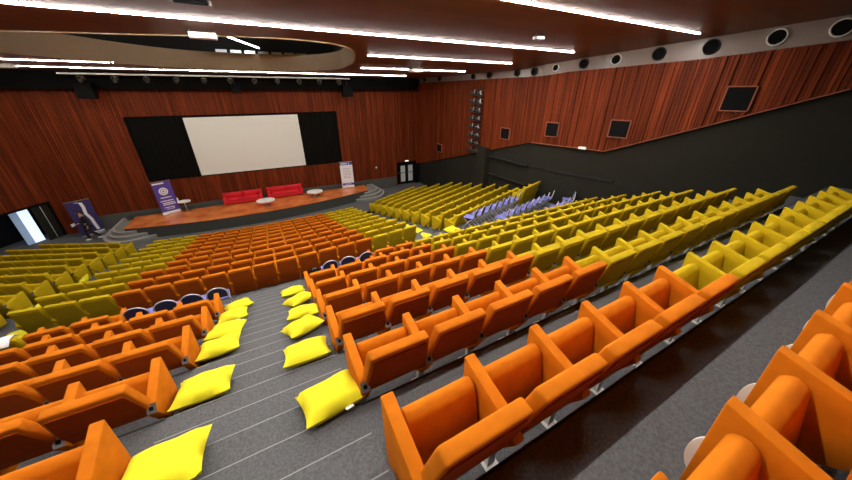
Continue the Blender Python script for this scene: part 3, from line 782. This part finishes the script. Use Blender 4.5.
def pr_purple(bm, w, h):
    rng = random.Random(3)
    box(bm, -w/2+.02, w*.14, -.007, -.0045, h-.14, h-.07)
    disc = [(-.02 + .20*cos(2*pi*k/28), -.005, h*.70 + .20*sin(2*pi*k/28)) for k in range(28)]
    prism(bm, disc, (0, -.002, 0)); 
    for k in range(12):
        a = 2*pi*k/12; p = (-.02 + .12*cos(a), h*.70 + .12*sin(a))
        prism(bm, [(p[0]+.022*cos(q*pi/3), -.0075, p[1]+.022*sin(q*pi/3)) for q in range(6)], (0, -.001, 0), 1)
    prism(bm, [(-.02+.035*cos(q*pi/6), -.0075, h*.70+.035*sin(q*pi/6)) for q in range(12)], (0, -.001, 0), 1)
    lines(bm, -.24, .24, h*.50, .055, rng); lines(bm, -.30, .28, h*.40, .05, rng); lines(bm, -.24, .30, h*.335, .05, rng); lines(bm, -.24, .32, h*.285, .05, rng)
    lines(bm, -.24, .22, h*.20, .04, rng); lines(bm, -.16, .20, h*.15, .03, rng)
    box(bm, -w/2, w/2, -.007, -.0045, .075, .16)
def pr_white(bm, w, h):
    rng = random.Random(5)
    box(bm, -w/2, w/2, -.007, -.0045, h-.22, h-.03, 1); box(bm, -w/2+.06, .05, -.009, -.0070, h-.165, h-.09, 0); box(bm, .14, .20, -.009, -.0070, h-.18, h-.07, 0)
    box(bm, -w/2+.05, w/2, -.007, -.0045, .18, .34, 1); lines(bm, -.18, .22, .24, .04, rng, -.009)
    for k in range(7): lines(bm, -.24, .24, h*.74-.105*k, .018, rng, -.0055, 2)
def pr_navy(bm, w, h):
    pts = [(-.10, h*.95), (.10, h*.93), (.13, h*.80), (.10, h*.62), (.20, h*.45), (.22, h*.30), (.26, h*.12)]
    for (xa, za), (xb, zb_) in zip(pts, pts[1:]): prism(bm, [(xa-.07, -.0045, za), (xa+.05, -.0045, za), (xb+.05, -.0045, zb_), (xb-.07, -.0045, zb_)], (0, -.003, 0))
    box(bm, -.02, w/2, -.007, -.0045, .09, .15)
rollup(-4.80, 20.05, SZ, R(26), 1.78, .80, 'purple roll-up banner with white round emblem, standing on the stage', 'purple', pr_purple)
rollup(5.0, 20.25, SZ, R(-6), 1.78, .82, 'white roll-up banner with purple header, standing on the stage', 'print_white', pr_white)
rollup(-8.27, 20.35, -6.55, R(30), 1.80, .86, 'dark navy roll-up banner with white stripe, standing on the floor by the doorway', 'navyprint', pr_navy)

# ------------------------------------------------------------------ person by the navy banner
def skin_mesh(name, verts, edges, radii, m, sub=2, root=0):
    me = bpy.data.meshes.new(name); me.from_pydata(verts, edges, []); o = bpy.data.objects.new(name, me); COL.objects.link(o)
    md = o.modifiers.new('skin', 'SKIN'); sv = me.skin_vertices[0].data
    for i, r in enumerate(radii): sv[i].radius = (r, r) if not isinstance(r, tuple) else r
    sv[root].use_root = True
    o.modifiers.new('sub', 'SUBSURF').levels = sub
    dg = bpy.context.evaluated_depsgraph_get(); dg.update()
    out = bpy.data.meshes.new_from_object(o.evaluated_get(dg)); out.name = name
    out.materials.clear(); out.materials.append(M[m])
    for p in out.polygons: p.use_smooth = True
    bpy.data.objects.remove(o); return out
pt = thing('person', (-8.02, 19.55, -6.55), 'person in black clothes walking past the navy banner, holding white paper', 'person', None, R(120))
# local: +y is the walking direction, x to the person's right
V = [(0,0,.80),(0,.01,.95),(0,.02,1.12),(0,.03,1.24),(0,.05,1.33),(0,.07,1.42),                # pelvis .. head
     (.16,.02,1.22),(.21,.02,.98),(.17,.20,.88),(.15,.28,.87),                                # right arm, bent forward
     (-.16,.02,1.22),(-.22,-.06,.98),(-.20,.03,.78),(-.20,.06,.70),                            # other arm
     (.085,.0,.74),(.09,.16,.42),(.09,.10,.07),(.09,.22,.03),                                  # leading leg
     (-.085,.0,.74),(-.09,-.02,.41),(-.09,-.28,.12),(-.09,-.20,.03)]                           # trailing leg
Ed = [(0,1),(1,2),(2,3),(3,4),(4,5),(3,6),(6,7),(7,8),(8,9),(3,10),(10,11),(11,12),(12,13),(0,14),(14,15),(15,16),(16,17),(0,18),(18,19),(19,20),(20,21)]
Rd = [(.13,.10),(.12,.09),(.14,.10),(.11,.085),.05,.085,.052,.042,.034,.028,.052,.042,.034,.028,.082,.058,.042,.034,.082,.058,.042,.034]
link('body', skin_mesh('body', V, Ed, Rd, 'skin'), pt)
jk = [0,1,2,3,6,7,8,10,11,12]; mp = {v: i for i, v in enumerate(jk)}
link('jacket', skin_mesh('jacket', [V[i] for i in jk], [(mp[a], mp[b]) for a, b in Ed if a in mp and b in mp], [((r[0]+.018, r[1]+.018) if isinstance(r, tuple) else r+.016) for r in (Rd[i] for i in jk)], 'clothes'), pt)
tr = [0,14,15,16,18,19,20]; mp = {v: i for i, v in enumerate(tr)}
link('trousers', skin_mesh('trousers', [V[i] for i in tr], [(mp[a], mp[b]) for a, b in Ed if a in mp and b in mp], [((r[0]+.014, r[1]+.014) if isinstance(r, tuple) else r+.014) for r in (Rd[i] for i in tr)], 'clothes'), pt)
def ell(name, c, r, m, parent, cut=None):
    bm = B(); bmesh.ops.create_uvsphere(bm, u_segments=16, v_segments=12, radius=1)
    for v in bm.verts: v.co = Vector((v.co.x*r[0]+c[0], v.co.y*r[1]+c[1], v.co.z*r[2]+c[2]))
    return link(name, fin(bm, name, M[m], 180), parent)
ell('hair', (0, .045, 1.455), (.098, .105, .085), 'hair', pt); 
ell('nose', (0, .165, 1.41), (.013, .02, .018), 'skin', pt)
for s_ in (-1, 1):
    ell('eye', (s_*.034, .150, 1.435), (.012, .008, .008), 'white', pt)
    ell('ear', (s_*.088, .06, 1.415), (.012, .02, .028), 'skin', pt)
hand = B()
for (hx, hy, hz, dy, dz) in ((.15,.30,.87,.07,0), (-.20,.065,.69,.01,-.075)):
    for k in range(4):
        q = (k-1.5)*.017; tube(hand, [(hx+q*(.4 if dy>.05 else 0), hy+(0 if dy>.05 else q), hz+(q if dy>.05 else 0)), (hx+q*.4, hy+dy*.6+(0 if dy>.05 else q), hz+dz*.6), (hx-.012, hy+dy*(1.0-.1*abs(k-1.5)), hz+dz)], [.010,.009,.007], 6)
    tube(hand, [(hx, hy-.01, hz+.02), (hx-.03, hy+dy*.4+.01, hz+.02+dz*.4), (hx-.03, hy+dy*.8, hz+.01+dz*.6)], [.011,.010,.008], 6)
link('fingers', fin(hand, 'fingers', M['skin'], 60), pt)
for nm, c, r in (('shoe', (.09,.17,.035), (.05,.125,.04)), ('shoe', (-.09,-.23,.07), (.05,.12,.05))): ell(nm, c, r, 'shoe', pt)
o = None
bm = B(); box(bm, -.10, .10, -.002, .002, -.07, .07); mw = Matrix.Translation((-8.02, 19.55, -6.55)) @ Matrix.Rotation(R(120), 4, 'Z')
c = mw @ Vector((.14, .40, .88))
tag(link('paper', fin(bm, 'paper', M['white']), None, c, R(75)), 'small white paper held out by the person in black', 'paper')

# ------------------------------------------------------------------ ceiling lights
LIGHTS = [   # y, x0, x1, segments, label
    (7.55, -10.5, 9.55, 9, 'long white linear ceiling light just before the ceiling opening, towards the camera'),
    (4.80, -2.2, 10.85, 6, 'white linear ceiling light closest to the rear tiers, ending near the portholes'),
    (9.75, 3.42, 9.0, 3, 'white linear ceiling light beside the opening, first behind the long one'),
    (13.0, 4.25, 9.2, 3, 'white linear ceiling light beside the opening, second behind the long one'),
    (14.6, -10.2, -3.45, 3, 'white linear ceiling light on the doorway side of the ceiling opening'),
    (18.1, -9.2, 8.6, 9, 'thin white linear ceiling light across the ceiling before the lamp bar'),
    (1.45, -6.0, 6.0, 5, 'white linear ceiling light over the second row from back'),
]
for y, x0, x1, n, lab in LIGHTS:
    t = thing('linear_ceiling_light', ((x0+x1)/2, y, ceilz(y)), lab, 'ceiling light', 'white linear ceiling lights')
    L = (x1-x0)/n
    for i in range(n):
        a = x0 + L*i - (x0+x1)/2
        bm = B(); box(bm, a+.012, a+L-.012, -.022, .022, -.010, .005); link('tube', fin(bm, 'tube', M['tube_thin' if y > 14 else 'tube' if y > 3 else 'tube_rear']), t)
    bm = B(); box(bm, x0-(x0+x1)/2-.02, x1-(x0+x1)/2+.02, -.020, .020, -.004, .012); link('channel', fin(bm, 'channel', M['darksteel']), t)

# round air vents of the wall band
def vent(x, y, z, r, ang, label, light):
    t = thing('round_air_vent', (x, y, z), label, 'vent', 'round vents along the wall band', ang)
    bm = B(); n = 32; rg = []
    for k in range(n):
        a = 2*pi*k/n
        rg.append([bm.verts.new((dx, rr*cos(a), rr*sin(a))) for dx, rr in ((.05, r*1.16), (-.03, r*1.14), (-.045, r*1.05), (-.03, r*.95), (.05, r*.94))])
    for k in range(n):
        A, C = rg[k], rg[(k+1) % n]
        for j in range(4): bm.faces.new((A[j], A[j+1], C[j+1], C[j]))
    link('rim', fin(bm, 'rim', M['white'] if light else M['darksteel'], 50), t)
    bm = B(); tube(bm, [(-.012, 0, 0), (.03, 0, 0)], r*.97, 32); link('duct', fin(bm, 'duct', M['black'], 40), t)
VA = [(11.15-.02, 7.14), (11.45, 5.99), (11.77, 4.82), (12.05, 3.62), (12.31, 2.65)]
vl = [(20.1, False), (18.0, False), (14.4, False), (13.05, False)]
nv = 0
for y, li in vl:
    vent(wallBX(y)+.0, y, .745, .13, 0, f'dark round vent in the front stretch of wall band, {ORD[nv]} from the stage', li); nv += 1
for y, li, r in ((11.1, False, .12), (10.1, False, .13)):
    vent(wallBX(y)+.0, y, .745, r, 0, f'dark round vent in the front stretch of wall band, {ORD[nv]} from the stage', li); nv += 1
nv = 0
for y, li, r in ((9.15, True, .11), (8.15, False, .14), (7.14, True, .14), (5.99, False, .155), (4.82, False, .165), (3.62, True, .165), (2.65, True, .165)):
    z = (lerp_tab([(2.42, 1.06), (4.96, .84), (8.64, .67), (9.63, .57)], y) + ceilz(y))/2 + .02
    vent(wallAX(y)+.02, y, z, r, math.atan(.25), ('white-rimmed' if li else 'dark') + f' round vent above the charcoal side wall, {ORD[nv]} after the wall bend', li); nv += 1

# wall loudspeakers
def wall_speaker(P, ang, w, h, label):
    t = thing('wall_loudspeaker', P, label, 'speaker', 'square loudspeakers on the timber wall', ang)
    bm = B(); box(bm, -.07, .02, -w/2, w/2, -h/2, h/2); link('cabinet', fin(bm, 'cabinet', M['grille']), t)
    bm = B()
    for a, b, c, d in ((-w/2-.03, -w/2, -h/2-.03, h/2+.03), (w/2, w/2+.03, -h/2-.03, h/2+.03), (-w/2-.03, w/2+.03, -h/2-.03, -h/2), (-w/2-.03, w/2+.03, h/2, h/2+.03)): box(bm, -.085, .02, a, b, c, d)
    link('trim_frame', fin(bm, 'trim_frame', M['speaker_frame']), t)
tA = math.atan(.25); tB = -math.atan(KB)
wall_speaker((wallBX(17.7)-.03, 17.7, -3.37), tB, .62, .44, 'small square black loudspeaker on the timber nearest the stage door'.replace('nearest', 'closest to'))
wall_speaker((wallBX(11.33)-.03, 11.33, -1.78), tB, .58, .46, 'square black loudspeaker between the spotlight ladder and the wall bend')
wall_speaker((wallAX(8.8)-.05, 8.8, -1.37), tA, .50, .50, 'square black loudspeaker just after the wall bend')
wall_speaker((wallAX(6.46)-.05, 6.46, -1.16), tA, .58, .53, 'square black loudspeaker above the low point of the timber edge')
wall_speaker((wallAX(3.84)-.05, 3.84, -.17), tA, .56, .58, 'largest framed square loudspeaker, highest on the timber wall')

# small exit lamps
for x, y, z, rz, lab in ((9.82, 20.93, -4.70, 0, 'small white exit lamp above the stage door'), (wallAX(7.5)-.10, 7.5, -1.93, pi/2+tA, 'small white exit lamp under the timber edge of the side wall')):
    t = thing('exit_lamp', (x, y, z), lab, 'lamp', None, rz)
    bm = B(); box(bm, -.15, .15, -.04, .03, -.05, .04); bevel(bm, .01, 1); link('housing', fin(bm, 'housing', M['white'], 40), t)
    bm = B(); box(bm, -.13, -.02, -.05, -.035, -.04, .03); box(bm, .02, .13, -.05, -.035, -.04, .03); link('diffuser', fin(bm, 'diffuser', M['exitlamp']), t)
bm = B(); box(bm, -.05, .05, -.03, .02, -.05, .05); bevel(bm, .01, 1)
tag(link('wall_switch', fin(bm, 'wall_switch', M['white'], 40), None, (7.35, 20.93, -4.95)), 'small white switch box on the timber wall behind the stage', 'switch')

# spotlights: ladder on the timber wall
def spot_meshes():
    D = {}
    bm = B(); tube(bm, [(0, .16, 0), (0, .10, 0), (0, -.14, 0), (0, -.20, 0)], [.05, .075, .085, .10], 14); D['lamp_body'] = fin(bm, 'lamp_body', M['lampbody'], 40)
    bm = B(); tube(bm, [(0, -.201, 0), (0, -.207, 0)], .085, 14); D['lens'] = fin(bm, 'lens', M['lens'], 40)
    bm = B(); tube(bm, [(-.10, 0, 0), (-.10, 0, .13), (.10, 0, .13), (.10, 0, 0)], .010, 6); tube(bm, [(0, 0, .13), (0, 0, .19)], .014, 6); D['yoke'] = fin(bm, 'yoke', M['chrome'], 50)
    return D
SP = spot_meshes()
def spot(P, rot, label, group):
    t = thing('spotlight', P, label, 'spotlight', group); t.rotation_euler = rot
    for k in ('lamp_body', 'lens', 'yoke'): link(k, SP[k], t)
t = thing('spotlight_ladder', (10.55, 13.55, -2.85), 'vertical metal spotlight ladder on the timber wall by the stage', 'rack')
bm = B(); tube(bm, [(0, 0, 0), (0, 0, 3.15)], .03, 8); link('pole', fin(bm, 'pole', M['darksteel'], 50), t)
for k in range(8):
    bm = B(); tube(bm, [(-.02, -.42, .12+.40*k), (-.02, .42, .12+.40*k)], .018, 8); link('rung', fin(bm, 'rung', M['darksteel'], 50), t)
for k in range(8):
    z = -2.85 + .12 + .40*k - .19
    for j, dy in enumerate((-.24, .26)):
        spot((10.40, 13.55+dy, z + (.05 if j else 0)), (R(-18), 0, R(-118 if j else -106)), f'grey spotlight on the wall ladder, {ORD[7-k]} rung from the top, ' + ('stage side' if j else 'camera side'), 'spotlights on the wall ladder')

# lamp bar across the stage
t = thing('lighting_bar', (-.45, 19.6, .70), 'long pale lighting bar hung under the ceiling before the stage wall', 'lighting bar')
bm = B(); tube(bm, [(-6.1, 0, 0), (6.1, 0, 0)], .035, 8); link('rail', fin(bm, 'rail', M['white'], 50), t)
for x in (-5.8, -2.9, 0, 2.9, 5.8):
    bm = B(); tube(bm, [(x, 0, 0), (x, 0, .155)], .014, 6); link('hanger', fin(bm, 'hanger', M['darksteel'], 50), t)
for k in range(11):
    x = -5.9 + 10.9*k/10
    spot((x, 19.6, .47), (R(-25), 0, R(180+8*((k % 3)-1))), f'dark spotlight under the lighting bar, {ORD[k]} from the doorway side', 'spotlights under the lighting bar')
for x, lab in ((-6.1, 'black loudspeaker hung above the stage, doorway side'), (-.3, 'black loudspeaker hung above the screen middle'), (5.6, 'black loudspeaker hung above the stage, dark wall side')):
    t = thing('hung_loudspeaker', (x, 20.2, -.05), lab, 'speaker', 'black loudspeakers above the stage')
    w = .30 if abs(x) > 1 else .22
    bm = B(); box(bm, -w, w, -.18, .18, -.22 if abs(x) > 1 else .0, .42); bevel(bm, .02, 1); link('cabinet', fin(bm, 'cabinet', M['black'], 40), t)
    bm = B(); box(bm, -w+.03, w-.03, -.19, -.175, -.18 if abs(x) > 1 else .03, .38); link('grille', fin(bm, 'grille', M['grille']), t)
    bm = B(); tube(bm, [(0, 0, .40), (0, 0, .91)], .015, 6); link('hanger', fin(bm, 'hanger', M['darksteel'], 50), t)

# projectors and boxes on the ceiling
def projector(x, y, label, w, d, h, m, drop, grp='projectors on the ceiling'):
    z = ceilz(y)
    t = thing('ceiling_projector', (x, y, z), label, 'projector', grp)
    bm = B(); box(bm, -w/2, w/2, -d/2, d/2, -drop-h, -drop); bevel(bm, .012, 1); link('body', fin(bm, 'body', M[m], 40), t)
    for s_ in (-1, 1):
        bm = B(); tube(bm, [(s_*w*.42, 0, -drop-.01), (s_*w*.42, 0, .01)], .012, 6); link('bracket', fin(bm, 'bracket', M['darksteel'], 50), t)
    bm = B(); tube(bm, [(w*.2, d/2-.005, -drop-h*.5), (w*.2, d/2+.03, -drop-h*.5)], h*.32, 14); link('lens', fin(bm, 'lens', M['black'], 40), t)
projector(-.45, 8.2, 'white projector box at the near rim of the ceiling opening'.replace('near rim', 'rim'), .46, .22, .10, 'exting', .06)
projector(5.7, 11.2, 'white projector box on the ceiling between two linear lights', .42, .30, .10, 'exting', .10)
projector(6.55, 6.25, 'grey projector on the ceiling between the two longest lights', .26, .16, .07, 'chrome', .05)
projector(-6.6, 16.3, 'white projector box on the ceiling at the doorway side', .5, .3, .12, 'exting', .03)
t = thing('ceiling_vent_box', (-.40, 6.55, ceilz(6.55)), 'black grilled box set in the ceiling at the top edge', 'vent')
bm = B(); box(bm, -.26, .26, -.20, .20, -.02, .04); link('frame', fin(bm, 'frame', M['darksteel']), t)
for q in (-.12, 0, .12):
    bm = B(); box(bm, -.22, .22, q-.03, q+.03, -.03, -.015); link('louvre', fin(bm, 'louvre', M['black']), t)
for x, y in ((7.0, 9.0), (-1.75, 8.55)):
    t = None
bm = B(); tube(bm, [(-1.1, 10.6, 1.62), (.95, 16.0, 1.62)], .022, 8)
tag(link('rod_light', fin(bm, 'rod_light', M['tube_soft'], 50)), 'slim white tube light hung inside the dark ceiling opening', 'ceiling light')
bm = B()
for k in range(7): box(bm, -.6+.5*k, -.22+.5*k, 15.95, 16.25, 1.40, 1.50)
bmesh.ops.remove_doubles(bm, verts=bm.verts[:], dist=1e-5)
tag(link('lamp_tray', fin(bm, 'lamp_tray', M['chrome'])), 'row of silver lamp housings on the far rim inside the ceiling opening', 'lamp')

# ------------------------------------------------------------------ world, exposure, metres
w = bpy.data.worlds.new('world'); SC.world = w; w.use_nodes = True
w.node_tree.nodes['Background'].inputs[0].default_value = (1., .93, .85, 1); w.node_tree.nodes['Background'].inputs[1].default_value = .012
SC.view_settings.view_transform = 'Standard'; SC.view_settings.look = 'None'; SC.view_settings.gamma = 1; SC.view_settings.exposure = EXPOSURE
SC.view_settings.use_curve_mapping = False
done = set()
for o in list(SC.objects):
    if o.type == 'MESH' and o.data.name not in done:
        done.add(o.data.name)
        o.data.transform(Matrix.Scale(K, 4))
    o.location = (o.location + (Vector((0, 0, Z0)) if o.parent is None else Vector())) * K
    for md in o.modifiers:
        if md.type == 'SOLIDIFY': md.thickness *= K
for m in bpy.data.materials: m.use_backface_culling = False
